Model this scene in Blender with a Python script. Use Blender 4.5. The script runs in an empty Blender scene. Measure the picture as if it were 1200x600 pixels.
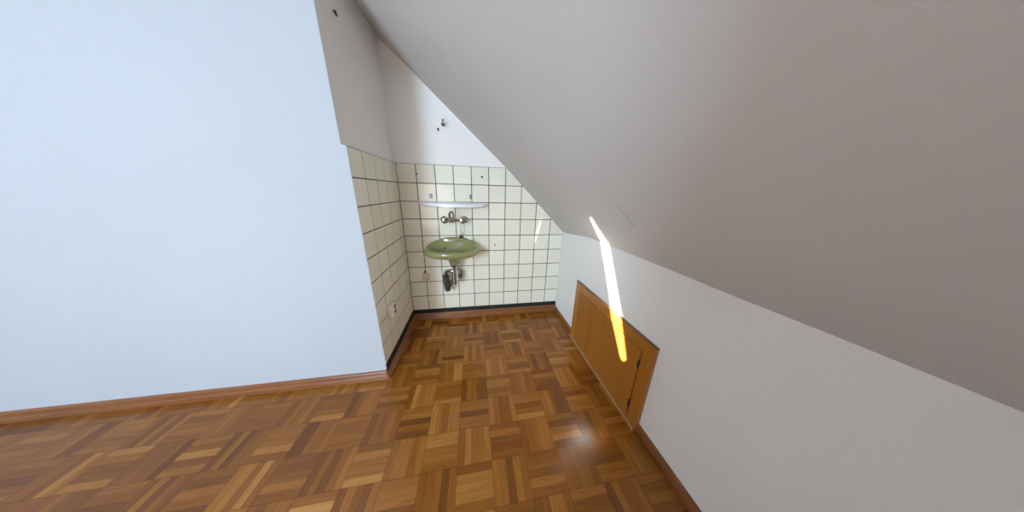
import bpy, bmesh, math, random
from mathutils import Vector, Matrix, noise
random.seed(7)
COL = bpy.context.scene.collection
PI = math.pi

# ------------------------------------------------------------------ materials
class NT:
    def __init__(self, name):
        self.m = bpy.data.materials.new(name); self.m.use_nodes = True
        self.t = self.m.node_tree; self.b = self.t.nodes['Principled BSDF']
    def n(self, typ, **kw):
        o = self.t.nodes.new(typ)
        for k, v in kw.items(): setattr(o, k, v)
        return o
    def put(self, v, sock):
        if hasattr(v, 'is_linked') or isinstance(v, bpy.types.NodeSocket): self.t.links.new(v, sock)
        else: sock.default_value = v
    def math(self, op, a, b=0.0, c=0.0):
        o = self.n('ShaderNodeMath', operation=op)
        self.put(a, o.inputs[0]); self.put(b, o.inputs[1]); self.put(c, o.inputs[2]); return o.outputs[0]
    def xyz(self, v):
        o = self.n('ShaderNodeSeparateXYZ'); self.put(v, o.inputs[0]); return o.outputs
    def vec(self, x, y, z):
        o = self.n('ShaderNodeCombineXYZ')
        self.put(x, o.inputs[0]); self.put(y, o.inputs[1]); self.put(z, o.inputs[2]); return o.outputs[0]
    def mix(self, f, a, b, blend='MIX'):
        o = self.n('ShaderNodeMix', data_type='RGBA', blend_type=blend)
        self.put(f, o.inputs[0]); self.put(a, o.inputs[6]); self.put(b, o.inputs[7]); return o.outputs[2]
    def noise(self, v, scale, detail=2.0, rough=.5):
        o = self.n('ShaderNodeTexNoise'); self.put(v, o.inputs['Vector'])
        o.inputs['Scale'].default_value = scale; o.inputs['Detail'].default_value = detail
        o.inputs['Roughness'].default_value = rough; return o.outputs[0]
    def ramp(self, f, stops):
        o = self.n('ShaderNodeValToRGB'); self.put(f, o.inputs[0]); e = o.color_ramp.elements
        while len(e) < len(stops): e.new(.5)
        for q, (p, c) in zip(e, stops): q.position = p; q.color = c if len(c) == 4 else (*c, 1)
        return o.outputs[0]
    def obj(self): return self.n('ShaderNodeTexCoord').outputs['Object']
    def bump(self, h, strength, dist):
        o = self.n('ShaderNodeBump'); o.inputs['Strength'].default_value = strength
        o.inputs['Distance'].default_value = dist; self.put(h, o.inputs['Height'])
        self.t.links.new(o.outputs[0], self.b.inputs['Normal'])
    def set(self, **kw):
        for k, v in kw.items(): self.put(v, self.b.inputs[k.replace('_', ' ')])
        return self

def C4(r, g, b): return (r, g, b, 1)

def plain(name, col, rough=.5, metal=0.0, var=.06, scale=40, coat=0.0):
    m = NT(name); f = m.noise(m.obj(), scale, 3)
    a = C4(*[max(0, x*(1-var)) for x in col]); b = C4(*[x*(1+var) for x in col])
    m.set(Base_Color=m.mix(f, a, b), Roughness=rough, Metallic=metal, Coat_Weight=coat)
    m.b.inputs['Coat Roughness'].default_value = .1
    return m.m

def plaster(name, col, bump=.25, stain=None):
    m = NT(name); o = m.obj()
    big = m.noise(o, 2.3, 4, .55)
    c = m.mix(m.ramp(big, [(.3, (0, 0, 0)), (.72, (1, 1, 1))]), C4(*[x*.965 for x in col]), C4(*col))
    fine = m.noise(o, 160, 4, .6); mid = m.noise(o, 35, 3, .5)
    h = m.math('ADD', fine, m.math('MULTIPLY', mid, 1.4))
    m.set(Base_Color=c, Roughness=.85); m.b.inputs['Specular IOR Level'].default_value = .25
    m.bump(h, bump, .004)
    return m.m

def wood(name, dark, light, axis, rough=.35, scale=1.0, coat=.3):
    """straight grain running along axis 0/1/2"""
    m = NT(name); o = m.obj(); s = m.xyz(o)
    k = [55*scale]*3; k[axis] = 2.2*scale
    v = m.vec(m.math('MULTIPLY', s[0], k[0]), m.math('MULTIPLY', s[1], k[1]), m.math('MULTIPLY', s[2], k[2]))
    g = m.noise(v, 1.0, 5, .6)
    k2 = [9*scale]*3; k2[axis] = .8*scale
    v2 = m.vec(m.math('MULTIPLY', s[0], k2[0]), m.math('MULTIPLY', s[1], k2[1]), m.math('MULTIPLY', s[2], k2[2]))
    g2 = m.noise(v2, 1.0, 3, .5)
    f = m.math('ADD', m.math('MULTIPLY', g, .65), m.math('MULTIPLY', g2, .35))
    m.set(Base_Color=m.ramp(f, [(.33, dark), (.66, light)]), Roughness=rough, Coat_Weight=coat)
    m.b.inputs['Coat Roughness'].default_value = .2
    m.bump(g, .12, .002)
    return m.m

def parquet():
    m = NT('mosaic_parquet'); s = m.xyz(m.obj()); S = .1645; NS = 5
    u = m.math('DIVIDE', m.math('SUBTRACT', s[0], .507), S)
    v = m.math('DIVIDE', m.math('SUBTRACT', s[1], -1.285), S)
    i = m.math('FLOOR', u); j = m.math('FLOOR', v)
    fu = m.math('SUBTRACT', u, i); fv = m.math('SUBTRACT', v, j)
    par = m.math('FLOORED_MODULO', m.math('ADD', i, j), 2.0)       # 1: strips lie along x
    inv = m.math('SUBTRACT', 1.0, par)
    across = m.math('ADD', m.math('MULTIPLY', par, fv), m.math('MULTIPLY', inv, fu))
    along = m.math('ADD', m.math('MULTIPLY', par, fu), m.math('MULTIPLY', inv, fv))
    a5 = m.math('MULTIPLY', across, NS); st = m.math('FLOOR', a5); fs = m.math('SUBTRACT', a5, st)
    w = m.n('ShaderNodeTexWhiteNoise', noise_dimensions='3D')
    m.put(m.vec(m.math('ADD', i, .37), m.math('ADD', j, .61), m.math('ADD', st, .5)), w.inputs['Vector'])
    r1 = w.outputs[0]; rc = m.n('ShaderNodeSeparateColor'); m.put(w.outputs[1], rc.inputs[0])
    wb = m.n('ShaderNodeTexWhiteNoise', noise_dimensions='3D'); m.put(m.vec(m.math('ADD', i, .2), m.math('ADD', j, .9), 3.3), wb.inputs['Vector'])
    tone = m.math('ADD', m.math('MULTIPLY', r1, .72), m.math('MULTIPLY', wb.outputs[0], .28))
    base = m.ramp(tone, [(.03, (.115, .035, .005)), (.28, (.185, .058, .006)), (.52, (.232, .078, .009)), (.76, (.285, .102, .013)), (.98, (.40, .178, .036))])
    gv = m.vec(m.math('MULTIPLY', along, 1.3), m.math('MULTIPLY', across, 30.0), m.math('ADD', m.math('MULTIPLY', r1, 50.0), m.math('MULTIPLY', i, 3.1)))
    g = m.noise(gv, 1.0, 5, .62)
    gv2 = m.vec(m.math('MULTIPLY', along, .9), m.math('MULTIPLY', across, 9.0), m.math('MULTIPLY', r1, 80.0))
    g2 = m.noise(gv2, 1.0, 3, .5)
    grain = m.math('ADD', m.math('MULTIPLY', g, .55), m.math('MULTIPLY', g2, .45))
    gm = m.ramp(grain, [(.28, (.60, .57, .52)), (.5, (1, 1, 1)), (.72, (1.14, 1.14, 1.1))])
    c = m.mix(1.0, base, gm, 'MULTIPLY')
    # joints
    e1 = m.math('MINIMUM', fs, m.math('SUBTRACT', 1.0, fs))            # in strips
    e2 = m.math('MULTIPLY', m.math('MINIMUM', m.math('MINIMUM', fu, m.math('SUBTRACT', 1.0, fu)), m.math('MINIMUM', fv, m.math('SUBTRACT', 1.0, fv))), NS)
    j1 = m.math('MULTIPLY', m.math('LESS_THAN', e1, .022), .5)
    j2 = m.math('MULTIPLY', m.math('LESS_THAN', e2, .034), .7)
    jj = m.math('MAXIMUM', j1, j2)
    c = m.mix(jj, c, C4(.045, .018, .006))
    rough = m.math('ADD', .12, m.math('MULTIPLY', g, .14))
    m.set(Base_Color=c, Roughness=rough, Coat_Weight=.0)
    m.b.inputs['Coat Roughness'].default_value = .12; m.b.inputs['Specular IOR Level'].default_value = .30
    tilt = m.math('MULTIPLY', rc.outputs[1], .25)
    m.bump(m.math('SUBTRACT', m.math('ADD', m.math('MULTIPLY', g, .25), tilt), m.math('MULTIPLY', jj, 1.2)), .22, .0012)
    return m.m

def tile_mat():
    m = NT('cream_glazed_tile'); geo = m.n('ShaderNodeNewGeometry'); r = geo.outputs['Random Per Island']
    base = m.ramp(r, [(0, (.76, .735, .60)), (.5, (.79, .765, .635)), (1, (.815, .795, .67))])
    cloud = m.noise(m.obj(), 14, 3, .5)
    c = m.mix(m.math('MULTIPLY', cloud, .22), base, C4(.69, .65, .50))
    m.set(Base_Color=c, Roughness=.05)
    m.bump(m.noise(m.obj(), 9, 2), .03, .006)
    return m.m

M = dict(
    plaster=plaster('white_wall_plaster', (.84, .815, .785)),
    plaster_dimmed=plaster('dimmed_front_plaster', (.47, .50, .54)),  # same white plaster, darkened and blued in colour to offset the window light
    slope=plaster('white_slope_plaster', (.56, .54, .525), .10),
    floor=parquet(),
    tile=tile_mat(),
    grout=plain('dark_brown_grout', (.032, .024, .015), .9, var=.25, scale=60),
    black=plain('black_strip', (.003, .003, .0035), .75),
    skirt=wood('skirting_wood_x', (.125, .038, .009), (.25, .083, .019), 0, .36, 1, .1),
    skirt_y=wood('skirting_wood_y', (.125, .038, .009), (.25, .083, .019), 1, .36, 1, .1),
    hatch=wood('hatch_veneer', (.26, .080, .009), (.37, .128, .015), 2, .36, .8, .08),
    hatch_frame_v=wood('hatch_frame_upright', (.31, .098, .010), (.43, .155, .018), 2, .36, 1, .08),
    hatch_frame_h=wood('hatch_frame_rail', (.31, .098, .010), (.43, .155, .018), 1, .36, 1, .08),
    sill=wood('hatch_threshold', (.30, .13, .035), (.46, .22, .07), 1, .35),
    gap=plain('dark_gap', (.012, .007, .004), .8),
    edge=plain('edge_shadow_brown', (.15, .07, .025), .7),  # shade colour for the line above the hatch frame
    crack=plain('crack_grey', (.30, .285, .275), .9),
    iron=plain('dark_iron', (.030, .024, .020), .45, .7),
    chrome=plain('chrome', (.36, .345, .32), .12, 1.0, .05),
    steel=plain('dull_steel', (.20, .185, .17), .35, 1.0, .1),
    rubber=plain('black_rubber', (.010, .010, .011), .5),
    sleeve=plain('dark_grey_plastic', (.022, .022, .026), .38),
    green=plain('olive_green_glaze', (.215, .215, .075), .12, 0, .05, 8, .4),
    drainhole=plain('dark_overflow', (.010, .012, .006), .6),
    shelf=plain('white_ceramic', (.82, .81, .86), .25, 0, .02, 8, .4),
    beige=plain('beige_plastic', (.55, .46, .34), .4),
    white=plain('white_plastic', (.70, .67, .60), .35),
    greyplastic=plain('grey_rocker', (.12, .11, .10), .4),
    yellowed=plain('yellowed_plastic', (.60, .50, .26), .4),
    mask_sheet=plain('sun_mask_grey', (.35, .34, .32), .6),
)

# ------------------------------------------------------------------ mesh helpers
def link(name, bm, mat, parent=None, smooth=False, angle=35):
    me = bpy.data.meshes.new(name)
    bmesh.ops.recalc_face_normals(bm, faces=bm.faces[:])
    bm.to_mesh(me); bm.free()
    o = bpy.data.objects.new(name, me); COL.objects.link(o)
    for x in (mat if isinstance(mat, (list, tuple)) else [mat]): me.materials.append(x)
    if smooth:
        for p in me.polygons: p.use_smooth = True
        me.set_sharp_from_angle(angle=math.radians(angle))
    if parent is not None: o.parent = parent; o.matrix_parent_inverse = parent.matrix_world.inverted() if False else Matrix.Translation(-parent.location)
    return o

def struct(name, bm, mat, parent=None, smooth=False):
    o = link(name, bm, mat, parent, smooth); o['kind'] = 'structure'; return o

def thing(name, label, cat, loc, group=None):
    o = bpy.data.objects.new(name, None); COL.objects.link(o); o.location = loc
    o.empty_display_size = .05
    tag(o, label, cat, group); return o

def tag(o, label, cat, group=None):
    o['label'] = label; o['category'] = cat
    if group: o['group'] = group

def box(bm, x0, x1, y0, y1, z0, z1, bev=0, seg=2):
    r = bmesh.ops.create_cube(bm, size=1)
    vs = r['verts']
    bmesh.ops.transform(bm, matrix=Matrix.Translation(((x0+x1)/2, (y0+y1)/2, (z0+z1)/2)) @ Matrix.Diagonal((x1-x0, y1-y0, z1-z0, 1)), verts=vs)
    if bev:
        es = list({e for v in vs for e in v.link_edges})
        bmesh.ops.bevel(bm, geom=es, offset=bev, segments=seg, affect='EDGES', profile=.5)

def prism(bm, prof, axis, a, b, caps=True):
    """prof: closed list of 2-D points in the two other axes (order kept), extruded along axis from a to b"""
    def mk(p, t):
        if axis == 0: return (t, p[0], p[1])
        if axis == 1: return (p[0], t, p[1])
        return (p[0], p[1], t)
    A = [bm.verts.new(mk(p, a)) for p in prof]; B = [bm.verts.new(mk(p, b)) for p in prof]
    n = len(prof)
    for i in range(n): bm.faces.new((A[i], A[(i+1) % n], B[(i+1) % n], B[i]))
    if caps: bm.faces.new(A[::-1]); bm.faces.new(B)

def tube(bm, pts, r, seg=14, caps=True):
    pts = [Vector(p) for p in pts]; n = len(pts)
    rs = r if isinstance(r, (list, tuple)) else [r]*n
    rings = []; prev = None
    for i, p in enumerate(pts):
        d = (pts[min(i+1, n-1)] - pts[max(i-1, 0)]).normalized()
        if prev is None:
            u = d.orthogonal().normalized()
        else:
            u = (prev - d*prev.dot(d)).normalized()
        prev = u; w = d.cross(u)
        rings.append([bm.verts.new(p + (u*math.cos(t) + w*math.sin(t))*rs[i]) for t in [2*PI*k/seg for k in range(seg)]])
    for a, b in zip(rings, rings[1:]):
        for k in range(seg): bm.faces.new((a[k], a[(k+1) % seg], b[(k+1) % seg], b[k]))
    if caps: bm.faces.new(rings[0][::-1]); bm.faces.new(rings[-1])

def lathe(bm, base, axis, prof, seg=24):
    """prof: (distance along axis, radius); closed by caps"""
    base = Vector(base); axis = Vector(axis).normalized()
    u = axis.orthogonal().normalized(); w = axis.cross(u); rings = []
    for h, r in prof:
        if r < 1e-5: rings.append([bm.verts.new(base + axis*h)])
        else: rings.append([bm.verts.new(base + axis*h + (u*math.cos(t) + w*math.sin(t))*r) for t in [2*PI*k/seg for k in range(seg)]])
    for a, b in zip(rings, rings[1:]):
        for k in range(seg):
            k2 = (k+1) % seg
            if len(a) == 1 and len(b) == 1: continue
            if len(a) == 1: bm.faces.new((a[0], b[k2], b[k]))
            elif len(b) == 1: bm.faces.new((a[k], a[k2], b[0]))
            else: bm.faces.new((a[k], a[k2], b[k2], b[k]))
    if len(rings[0]) > 1: bm.faces.new(rings[0][::-1])
    if len(rings[-1]) > 1: bm.faces.new(rings[-1])

def arc(c, r, a0, a1, n, u, w):
    c, u, w = Vector(c), Vector(u), Vector(w)
    return [c + u*r*math.cos(a0+(a1-a0)*k/n) + w*r*math.sin(a0+(a1-a0)*k/n) for k in range(n+1)]

def catmull(pts, n=8):
    P = [Vector(p) for p in pts]; P = [P[0]*2-P[1]] + P + [P[-1]*2-P[-2]]; out = []
    for i in range(1, len(P)-2):
        for k in range(n):
            t = k/n; a, b, c, d = P[i-1:i+3]
            out.append(.5*((2*b)+(c-a)*t+(2*a-5*b+4*c-d)*t*t+(3*b-a-3*c+d)*t**3))
    out.append(P[-2]); return out

def lerp_tab(tab, x):
    if x <= tab[0][0]: return tab[0][1]
    for (a, p), (b, q) in zip(tab, tab[1:]):
        if x <= b: return p + (q-p)*(x-a)/(b-a)
    return tab[-1][1]

def sstep(t): t = max(0, min(1, t)); return t*t*(3-2*t)

# ------------------------------------------------------------------ room data (metres; back wall y=0, tiled left wall x=0)
KX = 1.484                      # knee wall
YF = -.695                      # front face of the wall block
FX = -3.2; YR = -4.65           # far left and rear of the attic room behind the camera
RIDGE = -.45; ZR = 2.648
TOP = 1.4555                    # top of the tiles
SL = [(-.45, 2.648), (.01, 2.244), (.88, 1.478), (1.165, 1.206), (1.49, .881), (1.62, .751)]
def slope(x, y):
    z = lerp_tab(SL, x)
    return z + .050*sstep(-y/.6)*max(0, min(1, (x-1.0)/.484))

# floor
bm = bmesh.new(); box(bm, FX-.1, KX+.12, YR-.1, .12, -.06, 0)
struct('floor', bm, M['floor'])

# sloping ceiling over the nook with its flat part above the ridge
bm = bmesh.new()
xs = [RIDGE + (1.0-RIDGE)*k/14 for k in range(15)] + [1.0 + .62*k/62 for k in range(1, 63)]
ys = [.10, .03, 0] + [-.05*k for k in range(1, 30)] + [-1.7, -2.2, -2.8, -3.5, -4.2, YR-.05]
def soft(x, y):   # rounded meeting of slope and knee wall
    return sum(slope(x+d, y) for d in (-.02, -.01, 0, .01, .02))/5
def handmade(x, y):
    return .004*noise.noise(Vector((x*2.2, y*2.2, 3.1)))
grid = [[bm.verts.new((x, y, soft(x, y) + handmade(x, y))) for x in xs] for y in ys]
for a, b in zip(grid, grid[1:]):
    for k in range(len(xs)-1): bm.faces.new((a[k], b[k], b[k+1], a[k+1]))
up = bm.faces[:]
r = bmesh.ops.extrude_face_region(bm, geom=up)
bmesh.ops.translate(bm, vec=(0, 0, .12), verts=[v for v in r['geom'] if isinstance(v, bmesh.types.BMVert)])
box(bm, FX-.1, RIDGE+.01, YR-.05, .1, ZR, ZR+.12)
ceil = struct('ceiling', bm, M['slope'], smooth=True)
# hairline crack in the plaster of the slope
pts = [(1.170, -1.2145), (1.197, -1.212), (1.224, -1.2165), (1.2445, -1.2125), (1.272, -1.210)]
bm = bmesh.new(); tube(bm, catmull([(x, y, soft(x, y)+handmade(x, y)-.0002) for x, y in pts], 6), .0011, 6); k = link('hairline_crack', bm, M['crack'], ceil)

# back wall plaster (behind the tiles), top follows the slope
bm = bmesh.new()
prism(bm, [(-.6, -.02), (KX+.1, -.02), (KX+.1, slope(KX+.1, 0)+.03)] + [(x, slope(x, 0)+.03) for x in (1.4, 1.165, .88, .01, -.44)] + [(-.6, ZR+.03)], 1, .006, .12)
struct('wall_back', bm, M['plaster'])

# wall block left of the nook: its side carries the tiles, its front faces the camera
bm = bmesh.new()
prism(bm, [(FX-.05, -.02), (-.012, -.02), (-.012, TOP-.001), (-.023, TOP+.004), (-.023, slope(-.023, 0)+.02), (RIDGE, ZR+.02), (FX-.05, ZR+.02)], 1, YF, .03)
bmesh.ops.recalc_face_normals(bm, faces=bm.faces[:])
for q in bm.faces: q.material_index = 1 if q.normal.x > .5 else 0  # shaded side keeps the brighter plaster, lit front gets the darkened copy
struct('wall_front', bm, [M['plaster_dimmed'], M['plaster']])

# knee wall
bm = bmesh.new(); box(bm, KX, KX+.1, YR, .03, -.02, .965)
struct('wall_right', bm, M['plaster'])
# far walls behind the camera
bm = bmesh.new(); box(bm, FX-.1, FX, YR, YF+.02, -.02, ZR+.02); struct('wall_left', bm, M['plaster'])
bm = bmesh.new()
prism(bm, [(.36, -.02), (KX+.05, -.02), (KX+.05, .93), (1.165, 1.23), (.88, 1.49), (.36, 1.95)], 1, -2.42, -2.30)
struct('wall_light_block', bm, M['plaster'])  # unseen wall piece, added to block window light from the near knee wall
WX0, WX1, WZ0, WZ1 = -2.85, -1.05, .95, 2.45
bm = bmesh.new()
box(bm, FX-.1, WX0, YR-.1, YR, -.02, ZR+.02); box(bm, WX0, WX1, YR-.1, YR, -.02, WZ0); box(bm, WX0, WX1, YR-.1, YR, WZ1, ZR+.02)
prism(bm, [(WX1, -.02), (KX+.1, -.02), (KX+.1, .83), (.01, 2.26), (RIDGE, ZR+.02), (WX1, ZR+.02)], 1, YR-.1, YR)
struct('wall_rear', bm, M['plaster'])
bm = bmesh.new()
for a in ((WX0, WX0+.05, WZ0, WZ1), (WX1-.05, WX1, WZ0, WZ1), (WX0+.05, WX1-.05, WZ0, WZ0+.05), (WX0+.05, WX1-.05, WZ1-.05, WZ1)):
    box(bm, a[0], a[1], YR-.08, YR-.03, a[2], a[3], .004)
struct('window_1', bm, M['white'])

# unseen mask added outside the window; its slit shapes the sun streak
SUN = Vector((1, 1.05, -.30))
streak = [(1.484, -.681, .931), (1.484, -.868, .604), (1.484, -.914, .503), (1.464, -1.070, .325), (1.464, -1.092, .309),
          (1.464, -1.114, .345), (1.484, -.990, .551), (1.484, -.937, .639), (1.484, -.763, .930), (1.29, -.845, 1.118), (1.285, -.835, 1.121)]
YS = YR-.13
hole = []
for p in streak:
    p = Vector(p); t = (p.y-YS)/SUN.y; hole.append(p - SUN*t)
bm = bmesh.new()
def loop(pts):
    vs = [bm.verts.new(p) for p in pts]
    return [bm.edges.new((vs[i], vs[(i+1) % len(vs)])) for i in range(len(vs))]
es = loop([(-4.6, YS, -.2), (.9, YS, -.2), (.9, YS, 3.6), (-4.6, YS, 3.6)]) + loop(hole)
bmesh.ops.triangle_fill(bm, edges=es, use_beauty=True)
sh = link('sun_mask', bm, M['mask_sheet']); sh['kind'] = 'structure'

# ------------------------------------------------------------------ tiles
def tiles(cols, rows, place, name, parent, clip=None):
    """cols/rows: lists of (a,b); place(u,v,h) -> point; one raised bevelled tile per cell, one mesh"""
    g = .0031; bm = bmesh.new()
    for (a, b) in cols:
        for (c, d) in rows:
            dz = random.uniform(-.0003, .0003); tx = random.uniform(-.00015, .00015)
            o = [(a+g, c+g), (b-g, c+g), (b-g, d-g), (a+g, d-g)]
            i = [(a+g+.0014, c+g+.0014), (b-g-.0014, c+g+.0014), (b-g-.0014, d-g-.0014), (a+g+.0014, d-g-.0014)]
            V0 = [bm.verts.new(place(p[0], p[1], -.004)) for p in o]
            V1 = [bm.verts.new(place(p[0], p[1], -.0012+dz)) for p in o]
            V2 = [bm.verts.new(place(p[0], p[1], dz+(tx if n in (0, 3) else -tx))) for n, p in enumerate(i)]
            for A, B in ((V0, V1), (V1, V2)):
                for k in range(4): bm.faces.new((A[k], A[(k+1) % 4], B[(k+1) % 4], B[k]))
            bm.faces.new(V2)
    if clip:
        for co, no in clip:
            bmesh.ops.bisect_plane(bm, geom=bm.verts[:]+bm.edges[:]+bm.faces[:], plane_co=co, plane_no=no, clear_outer=True)
    return link(name, bm, M['tile'], parent)

rows = [(TOP-.15*(k+1), TOP-.15*k) for k in range(9)]
wb = bpy.data.objects['wall_back']; wf = bpy.data.objects['wall_front']
cols = [(.15*k, min(.15*(k+1), KX+.003)) for k in range(10)]
S0, S1, S2 = Vector((.88, 0, 1.478+.012)), Vector((1.165, 0, 1.206+.012)), Vector((1.49, 0, .881+.012))
def nrm(a, b): d = b-a; return Vector((-d.z, 0, d.x)) * (1 if d.x > 0 else -1)
clips = [(S0, nrm(S0, S1)), (S1, nrm(S1, S2))]
tb = tiles(cols, rows, lambda u, v, h: (u, -h, v), 'tile_cladding', wb, clips)
bm = bmesh.new(); box(bm, 0, KX+.003, .0022, .0062, .07, TOP)
for co, no in clips:
    bmesh.ops.bisect_plane(bm, geom=bm.verts[:]+bm.edges[:]+bm.faces[:], plane_co=co, plane_no=no, clear_outer=True)
bmesh.ops.holes_fill(bm, edges=[e for e in bm.edges if e.is_boundary])
link('grout', bm, M['grout'], tb)
cols = [(YF+.15*k, min(YF+.15*(k+1), -.003)) for k in range(5)]
tl = tiles(cols, rows, lambda u, v, h: (h, u, v), 'tile_cladding', wf)
bm = bmesh.new(); box(bm, -.0115, -.0022, YF+.0015, 0.002, .07, TOP); link('grout', bm, M['grout'], tl)
# plaster rim that closes the tile edge against the front face
bm = bmesh.new(); prism(bm, [(-.012, .07), (-.0012, .07), (-.0012, TOP), (-.012, TOP+.001)], 1, YF-.0004, YF+.0035)
link('edge_bead', bm, M['plaster_dimmed'], wf)

# black cove strips
bm = bmesh.new(); box(bm, .0, KX, -.0035, .004, .060, .1075, .0012); struct('trim_1', bm, M['black'])
bm = bmesh.new(); box(bm, -.009, .0045, YF+.0005, -.0035, .045, .1085, .0012); struct('trim_2', bm, M['black'])

# skirting boards: profile (distance from wall, height)
SK = [(0, 0), (.024, 0), (.024, .016), (.021, .025), (.0145, .029), (.0125, .033), (.0125, .054), (.010, .061), (.005, .065), (0, .066)]
bm = bmesh.new(); prism(bm, [(-d, z) for d, z in SK], 0, .0, KX); struct('baseboard_back', bm, M['skirt'], smooth=True)
bm = bmesh.new(); prism(bm, [(d, z*.86) for d, z in SK], 1, YF-.024, -.0); struct('baseboard_left', bm, M['skirt_y'], smooth=True)
bm = bmesh.new(); prism(bm, [(YF-d, z*.92) for d, z in SK], 0, FX, .0); struct('baseboard_front', bm, M['skirt'], smooth=True)
SR = [(0, 0), (.018, 0), (.018, .040), (.014, .049), (.006, .053), (0, .053)]
bm = bmesh.new(); prism(bm, [(KX-d, z) for d, z in SR], 1, -.446, 0); prism(bm, [(KX-d, z) for d, z in SR], 1, -2.30, -1.276)
struct('baseboard_right', bm, M['skirt_y'], smooth=True)

# ------------------------------------------------------------------ knee wall hatch
Y0, Y1 = -.446, -1.275; X = KX
h = thing('access_hatch', 'low orange-brown wooden access hatch set in the knee wall, crossed by the sun streak', 'hatch', (KX, (Y0+Y1)/2, 0))
bm = bmesh.new(); box(bm, X-.020, X+.01, Y0-.068, Y0, .012, .547, .002); link('frame_stile', bm, M['hatch_frame_v'], h)
bm = bmesh.new(); box(bm, X-.020, X+.01, Y1, Y1+.068, .012, .547, .002); link('frame_stile', bm, M['hatch_frame_v'], h)
bm = bmesh.new(); box(bm, X-.0202, X+.01, Y1+.068, Y0-.068, .479, .547, .002); link('frame_rail', bm, M['hatch_frame_h'], h)
bm = bmesh.new(); box(bm, X-.010, X+.01, Y1+.066, Y0-.066, .012, .482); link('frame_recess', bm, M['gap'], h)
bm = bmesh.new(); box(bm, X-.022, X, Y1-.003, Y0+.003, .5472, .5505, .001); link('frame_shadow_line', bm, M['edge'], h)  # dark strip standing in for the shadow line along the frame top
bm = bmesh.new(); box(bm, X-.0195, X-.001, Y1+.078, Y0-.072, .022, .473, .0015)
d = link('door_panel', bm, M['hatch'], h)
bm = bmesh.new(); box(bm, X-.034, X, Y1, Y0, 0, .019, .003); link('threshold_strip', bm, M['sill'], h)
for z in (.390, .118):
    bm = bmesh.new()
    tube(bm, [(X-.0215, Y1+.0725, z-.024), (X-.0215, Y1+.0725, z+.024)], .0052, 10)
    for s in (-1, 1): tube(bm, [(X-.0215, Y1+.0725, z+s*.024), (X-.0215, Y1+.0725, z+s*.031)], [.0038, .0015], 10)
    box(bm, X-.0203, X-.019, Y1+.078, Y1+.084, z-.018, z+.018)
    k = link('hinge', bm, M['iron'], d, True); k['label'] = 'dark iron hinge'
bm = bmesh.new(); lathe(bm, (X-.0195, Y0-.094, .262), (-1, 0, 0), [(0, .0085), (.0014, .0085), (.002, .007), (.0012, .0035), (-.002, .003)], 16)
box(bm, X-.0209, X-.0197, Y0-.0965, Y0-.0915, .243, .259)
link('keyhole', bm, M['iron'], d, True)

# ------------------------------------------------------------------ wash basin
b = thing('wash_basin', 'small oval olive green ceramic wash basin hung on the tiled back wall', 'sink', (.425, 0, .60))
def rim_lift(y): return .046*sstep((y+.16)/.15)
CX = .424
def basin_surface(rings, seg=64, cap_first=False, cap_last=False):
    bm = bmesh.new(); R_ = []
    for cy, a, bb, z, lift in rings:
        ring = []
        for k in range(seg):
            t = 2*PI*k/seg; c, s = math.cos(t), math.sin(t)
            e = .92
            x = CX + a*math.copysign(abs(c)**e, c); y = cy + bb*math.copysign(abs(s)**e, s)
            y = min(y, -.0012)
            ring.append(bm.verts.new((x, y, z + lift*rim_lift(y))))
        R_.append(ring)
    for A, B in zip(R_, R_[1:]):
        for k in range(seg): bm.faces.new((A[k], A[(k+1) % seg], B[(k+1) % seg], B[k]))
    if cap_first: bm.faces.new(R_[0][::-1])
    if cap_last: bm.faces.new(R_[-1])
    return bm
rings = [(-.125, .032, .032, .617, 0), (-.125, .036, .036, .642, 0), (-.130, .058, .050, .668, 0), (-.138, .108, .084, .690, 0),
         (-.150, .165, .120, .706, 0), (-.160, .205, .152, .722, .2), (-.164, .222, .167, .739, .5), (-.165, .2285, .1725, .756, .9), (-.165, .2278, .172, .768, 1), (-.164, .222, .166, .777, 1),
         (-.160, .213, .156, .780, 1), (-.155, .203, .142, .779, 1), (-.150, .195, .129, .772, 1), (-.149, .187, .120, .758, .8), (-.150, .176, .110, .740, .5), (-.153, .158, .096, .721, .2),
         (-.157, .130, .080, .707, 0), (-.158, .085, .058, .698, 0), (-.158, .040, .034, .6955, 0), (-.158, .023, .023, .695, 0)]
body = link('bowl', basin_surface(rings, 72, True, True), M['green'], b, True, 70)
bm = bmesh.new()     # raised tap ledge against the wall
prof = [(-.0015, .800), (-.0015, .842), (-.018, .843), (-.030, .838), (-.036, .828), (-.036, .800)]
N = 20
prev = None
for k in range(N+1):
    t = -1+2*k/N; x = CX + t*.135; f = math.sqrt(max(0, 1-(t*.98)**2))
    ring = [bm.verts.new((x, y*(.25+.75*f), .800 + (z-.800)*(.15+.85*f**.8))) for y, z in prof]
    if prev:
        for q in range(len(prof)): bm.faces.new((prev[q], prev[(q+1) % len(prof)], ring[(q+1) % len(prof)], ring[q]))
    else: bm.faces.new(ring)
    prev = ring
bm.faces.new(prev[::-1])
link('back_ledge', bm, M['green'], b, True, 50)
bm = bmesh.new(); lathe(bm, (CX, -.158, .6953), (0, 0, 1), [(0, .021), (.0025, .021), (.003, .017), (.001, .012), (.001, 0)]); link('drain', bm, M['chrome'], b, True)
bm = bmesh.new()
lathe(bm, (.349, -.068, .758), (.12, -.62, .55), [(-.006, .0075), (.0035, .0075), (.0035, 0)], 16)
link('overflow_hole', bm, M['drainhole'], b, True)

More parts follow.
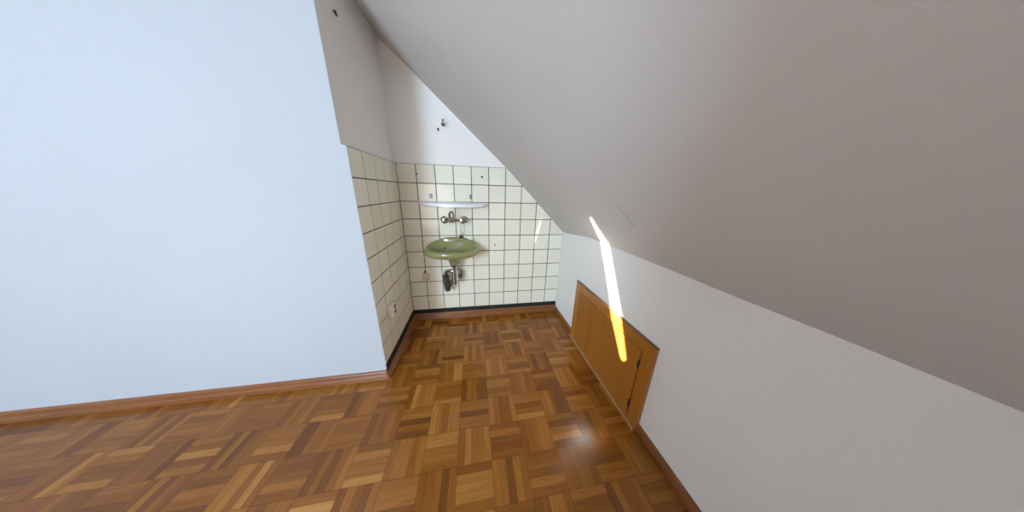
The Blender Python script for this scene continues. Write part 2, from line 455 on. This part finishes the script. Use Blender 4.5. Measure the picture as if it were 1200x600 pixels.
# siphon under the basin
t = thing('siphon_trap', 'chrome drain pipe with a dark grey sleeve hanging under the green basin', 'drain pipe', (.424, -.125, .42))
bm = bmesh.new(); lathe(bm, (.424, -.125, .620), (0, 0, -1), [(0, .026), (.012, .026), (.014, .022), (.022, .022), (.022, 0)]); link('collar', bm, M['rubber'], t, True)
bm = bmesh.new(); lathe(bm, (.424, -.125, .60), (0, 0, -1), [(0, .0165), (.085, .0165), (.087, .0225), (.104, .0225), (.106, .0185), (.152, .0185), (.156, .0225), (.168, .0225), (.176, .015), (.178, 0)])
link('tailpiece', bm, M['chrome'], t, True)
bm = bmesh.new()
path = [(.424, -.125, .553)] + catmull([(.405, -.122, .553), (.375, -.115, .552), (.352, -.108, .540), (.345, -.104, .515), (.345, -.102, .497)], 6)
tube(bm, path, .0155, 16); link('elbow_pipe', bm, M['chrome'], t, True)
bm = bmesh.new()
tube(bm, [(.3445, -.102, .512), (.3445, -.102, .508), (.345, -.102, .47), (.350, -.102, .42), (.3545, -.100, .392), (.3555, -.100, .358), (.356, -.1, .349), (.356, -.1, .345)],
     [.020, .0275, .0285, .0285, .027, .026, .021, .012], 20)
sl = link('pipe_sleeve', bm, M['sleeve'], t, True); sl['label'] = 'dark grey sleeve'
bm = bmesh.new(); tube(bm, catmull([(.366, -.1, .43), (.380, -.098, .412), (.384, -.09, .398), (.375, -.055, .392), (.372, -.004, .392)], 5), .0125, 14); link('outlet_pipe', bm, M['sleeve'], sl, True)

# angle valve to the right of the drain
v = thing('angle_valve', 'small chrome angle valve with dark handle on the tiles behind the drain', 'valve', (.480, 0, .50))
bm = bmesh.new(); lathe(bm, (.484, 0, .522), (0, -1, 0), [(0, .030), (.004, .030), (.010, .022), (.012, .012), (.012, 0)]); e = link('escutcheon', bm, M['white'], v, True); e['label'] = 'round white wall rosette'
bm = bmesh.new(); tube(bm, [(.484, -.008, .522), (.482, -.045, .515), (.478, -.062, .508)], .0095, 14); tube(bm, [(.478, -.058, .53), (.474, -.060, .455)], [.012, .0105], 14); link('valve_body', bm, M['chrome'], v, True)
bm = bmesh.new(); lathe(bm, (.474, -.072, .496), (.1, -1, 0), [(0, .009), (.01, .010), (.013, .019), (.026, .020), (.030, .015), (.030, 0)], 10); box(bm, .466, .484, -.093, -.078, .458, .478, .004); link('valve_handle', bm, M['rubber'], v, True)

# wall faucet
f = thing('wall_faucet', 'chrome two-handle wall faucet with looped spout above the green basin', 'faucet', (.44, 0, 1.0))
bm = bmesh.new(); tube(bm, [(.372, -.055, 1.004), (.515, -.055, 1.004)], .0125, 18)
lathe(bm, (.424, -.055, 1.004), (0, 0, 1), [(-.02, 0), (-.019, .013), (-.012, .0165), (.018, .0165), (.022, .013), (.022, 0)])
link('body', bm, M['chrome'], f, True)
for xw, xk in ((.352, .366), (.528, .516)):
    bm = bmesh.new(); lathe(bm, (xw, 0, 1.002), (0, -1, 0), [(0, .031), (.004, .031), (.009, .024), (.016, .016), (.016, 0)])
    tube(bm, [(xw, -.008, 1.002), (xw*.6+xk*.4, -.04, 1.003), (xk, -.055, 1.004)], .011, 14); link('wall_rosette', bm, M['chrome'], f, True)
    bm = bmesh.new(); lathe(bm, (xk, -.050, 1.004), (0, -1, .08), [(0, .017), (.012, .017), (.018, .013), (.026, .013), (.030, .027), (.036, .030), (.052, .0285), (.058, .021), (.060, .013), (.060, 0)], 10)
    hk = link('handle', bm, M['chrome'], f, True, 25)
    bm = bmesh.new(); lathe(bm, (xk, -.110, 1.0085), (0, -1, .08), [(0, .0105), (.002, .010), (.003, .006), (.003, 0)], 16); link('handle_cap', bm, M['steel'], hk, True)
bm = bmesh.new()
tube(bm, catmull([(.412, -.055, 1.018), (.406, -.060, 1.045), (.409, -.075, 1.068), (.424, -.090, 1.077), (.440, -.105, 1.068), (.445, -.120, 1.045), (.443, -.126, 1.025)], 7), .0082, 14)
sp = link('spout', bm, M['chrome'], f, True)
bm = bmesh.new(); lathe(bm, (.443, -.1255, 1.031), (0, 0, -1), [(0, .0085), (.001, .0105), (.014, .0105), (.0145, .008), (.010, .0075), (.010, 0)]); link('aerator', bm, M['steel'], sp, True)

# plug on its chain
pz = .846
p = thing('basin_plug', 'black rubber plug on a bead chain, on the rear ledge of the green basin', 'plug', (.494, -.018, pz))
bm = bmesh.new(); lathe(bm, (.494, -.019, pz-.004), (0, 0, 1), [(0, .0165), (.003, .0185), (.011, .020), (.013, .0175), (.013, 0)], 20); link('stopper', bm, M['rubber'], p, True)
bm = bmesh.new(); lathe(bm, (.494, -.019, pz+.008), (0, 0, 1), [(0, .012), (.003, .011), (.006, .004), (.012, .0035), (.014, 0)], 16)
tube(bm, arc((.494, -.019, pz+.024), .008, 0, 2*PI, 20, (1, 0, 0), (0, 0, 1)), .0014, 8, False); link('plug_ring', bm, M['steel'], p, True)
for pts in ([(.4945, -.055, .993), (.495, -.048, .95), (.4945, -.035, .90), (.494, -.020, pz+.031)], [(.4985, -.055, .993), (.523, -.045, .955), (.526, -.030, .905), (.519, -.016, .872), (.501, -.017, pz+.026)]):
    bm = bmesh.new(); q = catmull(pts, 14); tube(bm, q, .0010, 6)
    for k in q[::1]: bmesh.ops.create_icosphere(bm, subdivisions=1, radius=.0021, matrix=Matrix.Translation(k))
    link('bead_chain', bm, M['steel'], p, True)

# shelf
s = thing('bathroom_shelf', 'white bow-fronted ceramic shelf above the faucet', 'shelf', (.44, 0, 1.14))
bm = bmesh.new(); x0, x1 = .150, .728; N = 36; prev = None
for k in range(N+1):
    tt = -1+2*k/N; x = (x0+x1)/2 + tt*(x1-x0)/2
    dep = .030 + .105*(1-abs(tt)**2.2); drop = .023 + .011*(1-tt*tt)
    if abs(tt) > .93: dep *= max(.35, 1-((abs(tt)-.93)/.07)**2*.65)
    z = 1.150 - .004*tt
    pr = [(-.0005, z-.012), (-.0005, z+.004), (-.006, z+.006), (-.010, z+.001), (-dep*.6, z-.002), (-dep+.008, z-.001), (-dep+.002, z-.004), (-dep, z-.010), (-dep, z-drop+.003), (-dep+.005, z-drop), (-dep*.6, z-drop+.003), (-dep*.25, z-.014)]
    ring = [bm.verts.new((x, y, zz)) for y, zz in pr]
    if prev:
        for q in range(len(pr)): bm.faces.new((prev[q], prev[(q+1) % len(pr)], ring[(q+1) % len(pr)], ring[q]))
    else: bm.faces.new(ring)
    prev = ring
bm.faces.new(prev[::-1])
link('shelf_board', bm, M['shelf'], s, True, 50)
bm = bmesh.new(); box(bm, .724, .742, -.030, 0, 1.118, 1.146, .005); k = link('end_bracket', bm, M['yellowed'], s); k['label'] = 'yellowed end bracket'

# mirror clips above the shelf
def clip(x, z, label):
    c = thing('mirror_clip', label, 'clip', (x, 0, z), 'mirror clips above the shelf')
    bm = bmesh.new(); box(bm, x-.010, x+.010, -.006, 0, z-.020, z+.016, .002); link('clip_plate', bm, M['steel'], c)
    bm = bmesh.new(); box(bm, x-.0095, x+.0095, -.017, -.006, z-.020, z-.014, .0015); box(bm, x-.0095, x+.0095, -.018, -.014, z-.020, z-.001, .0015); link('clip_lip', bm, M['steel'], c)
    bm = bmesh.new(); lathe(bm, (x, -.006, z+.007), (0, -1, 0), [(0, .005), (.002, .0045), (.003, .002), (.003, 0)], 12); link('screw_head', bm, M['iron'], c, True)
clip(.256, 1.204, 'small metal mirror clip above the left half of the shelf')
clip(.591, 1.205, 'small metal mirror clip above the right half of the shelf')

# coat hook and screws
k = thing('wall_hook', 'grey metal hook screwed to the plaster high above the shelf', 'hook', (.389, 0, 1.753))
bm = bmesh.new(); lathe(bm, (.389, .006, 1.756), (0, -1, 0), [(0, .014), (.004, .014), (.007, .009), (.007, 0)], 16); link('hook_plate', bm, M['iron'], k, True)
bm = bmesh.new(); tube(bm, catmull([(.389, .001, 1.758), (.390, -.030, 1.752), (.392, -.045, 1.742), (.394, -.052, 1.752), (.396, -.052, 1.768)], 6), [.0055]*25, 12)
bmesh.ops.create_icosphere(bm, subdivisions=2, radius=.009, matrix=Matrix.Translation((.396, -.052, 1.771))); link('hook_arm', bm, M['steel'], k, True)

def peg(name, label, cat, base, axis, prof, mat, group=None, extra=None):
    bm = bmesh.new(); lathe(bm, base, axis, prof, 14)
    if extra: extra(bm)
    o = link(name, bm, mat, None, True); tag(o, label, cat, group); return o
peg('dowel_stub', 'small dark screw stub beside the metal hook on the plaster', 'screw', (.348, .008, 1.722), (.1, -1, -.2), [(0, .0055), (.010, .0055), (.012, .008), (.016, .007), (.017, 0)], M['rubber'],
    extra=lambda bm: tube(bm, [(.349, -.004, 1.722), (.352, -.008, 1.706)], [.006, .004], 10))
peg('wall_screw', 'dark screw in the upper row of tiles right of the shelf', 'screw', (.693, .002, 1.372), (0, -1, 0), [(0, .0065), (.004, .0065), (.006, .0095), (.009, .009), (.010, .004), (.0085, 0)], M['rubber'])
peg('screw_hole', 'tiny dark drill hole in the upper row of tiles near the left corner', 'hole', (.158, .002, 1.376), (0, -1, 0), [(0, .0055), (.0024, .0055), (.0026, .004), (.0022, 0)], M['gap'])
for z, w in ((.760, 'upper'), (.695, 'lower')):
    peg('screw_hole', w+' of the two small filled drill holes right of the green basin', 'hole', (.807, .002, z), (0, -1, 0), [(0, .0075), (.003, .0075), (.0035, .005), (.003, 0)], M['steel'] if w == 'upper' else M['yellowed'], 'drill holes right of the basin')
peg('screw_hook', 'bent dark screw hook high on the side wall plaster', 'hook', (-.025, -.539, 2.064), (1, 0, 0), [(0, .004), (.004, .004), (.008, .0042), (.010, .003), (.010, 0)], M['rubber'],
    extra=lambda bm: tube(bm, [(-.016, -.539, 2.064), (-.0155, -.538, 2.056), (-.015, -.534, 2.052), (-.015, -.529, 2.052)], [.0042, .004, .0035, .003], 10))

# junction cover under the basin, left
j = thing('junction_cover', 'square beige blank cover plate on the tiles left of the drain pipe', 'cover plate', (.147, 0, .46))
bm = bmesh.new(); box(bm, .114, .182, -.011, .0, .419, .500, .006, 3); link('plate', bm, M['beige'], j, True)
bm = bmesh.new(); tube(bm, [(.146, -.004, .497), (.145, -.004, .522)], [.0075, .006], 12); link('cable_stub', bm, M['rubber'], j, True)
bm = bmesh.new(); lathe(bm, (.148, -.011, .46), (0, -1, 0), [(-.001, .005), (.0008, .005), (.001, 0)], 14); link('screw_head', bm, M['beige'], j, True)

# surface socket on the left tiled wall
k = thing('wall_socket', 'white surface-mounted socket box on the tiled side wall near the floor', 'socket', (0, -.515, .42))
bm = bmesh.new(); box(bm, 0, .036, -.553, -.470, .378, .468, .005, 3); link('socket_box', bm, M['white'], k, True)
for z, y in ((.445, -.508), (.405, -.508)):
    bm = bmesh.new(); box(bm, .0345, .041, y-.014, y+.014, z-.0145, z+.0145, .003); link('rocker', bm, M['greyplastic'], k, True)

# ------------------------------------------------------------------ camera
yaw, pitch, roll = CAMROT = (.180237, .295496, .027665)
cy_, sy_ = math.cos(yaw), math.sin(yaw); cp, sp_ = math.cos(pitch), math.sin(pitch); cr, sr = math.cos(roll), math.sin(roll)
fwd = Vector((sy_*cp, cy_*cp, -sp_)); right = Vector((cy_, -sy_, 0)); upv = right.cross(fwd)
r2 = right*cr + upv*sr; u2 = -right*sr + upv*cr
cam = bpy.data.cameras.new('camera'); co = bpy.data.objects.new('camera', cam); COL.objects.link(co)
mat = Matrix.Identity(4)
for i in range(3): mat[i][0] = r2[i]; mat[i][1] = u2[i]; mat[i][2] = -fwd[i]; mat[i][3] = (.61666, -1.98145, 1.25678)[i]
co.matrix_world = mat
cam.sensor_width = 36; cam.sensor_fit = 'HORIZONTAL'; cam.lens = 247.515/1200*36; cam.clip_start = .02
bpy.context.scene.camera = co

# ------------------------------------------------------------------ light
def area(name, loc, target, sx, sy, power, col):
    l = bpy.data.lights.new(name, 'AREA'); l.shape = 'RECTANGLE'; l.size = sx; l.size_y = sy; l.energy = power; l.color = col
    o = bpy.data.objects.new(name, l); COL.objects.link(o); o.location = loc
    o.rotation_euler = (Vector(target)-Vector(loc)).to_track_quat('-Z', 'Y').to_euler(); return o
area('window_daylight', (-1.5, -4.60, 1.8), (.3, -.5, .9), .85, 1.2, 165, (.62, .81, 1.0))
pl = bpy.data.lights.new('fill_light', 'POINT'); pl.energy = 30; pl.color = (1, .94, .87); pl.shadow_soft_size = .45  # added soft fill behind the camera, lifts the shaded surfaces
po = bpy.data.objects.new('fill_light', pl); COL.objects.link(po); po.location = (-.25, -2.70, .95)
sl_ = bpy.data.lights.new('sun', 'SUN'); sl_.energy = 100; sl_.angle = math.radians(.22); sl_.color = (1, .93, .82)
so = bpy.data.objects.new('sun', sl_); COL.objects.link(so); so.rotation_euler = SUN.to_track_quat('-Z', 'Y').to_euler()
w = bpy.data.worlds.new('World'); bpy.context.scene.world = w; w.use_nodes = True
w.node_tree.nodes['Background'].inputs[0].default_value = (.75, .86, 1, 1); w.node_tree.nodes['Background'].inputs[1].default_value = .8
sc = bpy.context.scene
sc.view_settings.view_transform = 'Standard'; sc.view_settings.look = 'None'; sc.view_settings.exposure = .14; sc.view_settings.gamma = 1.12
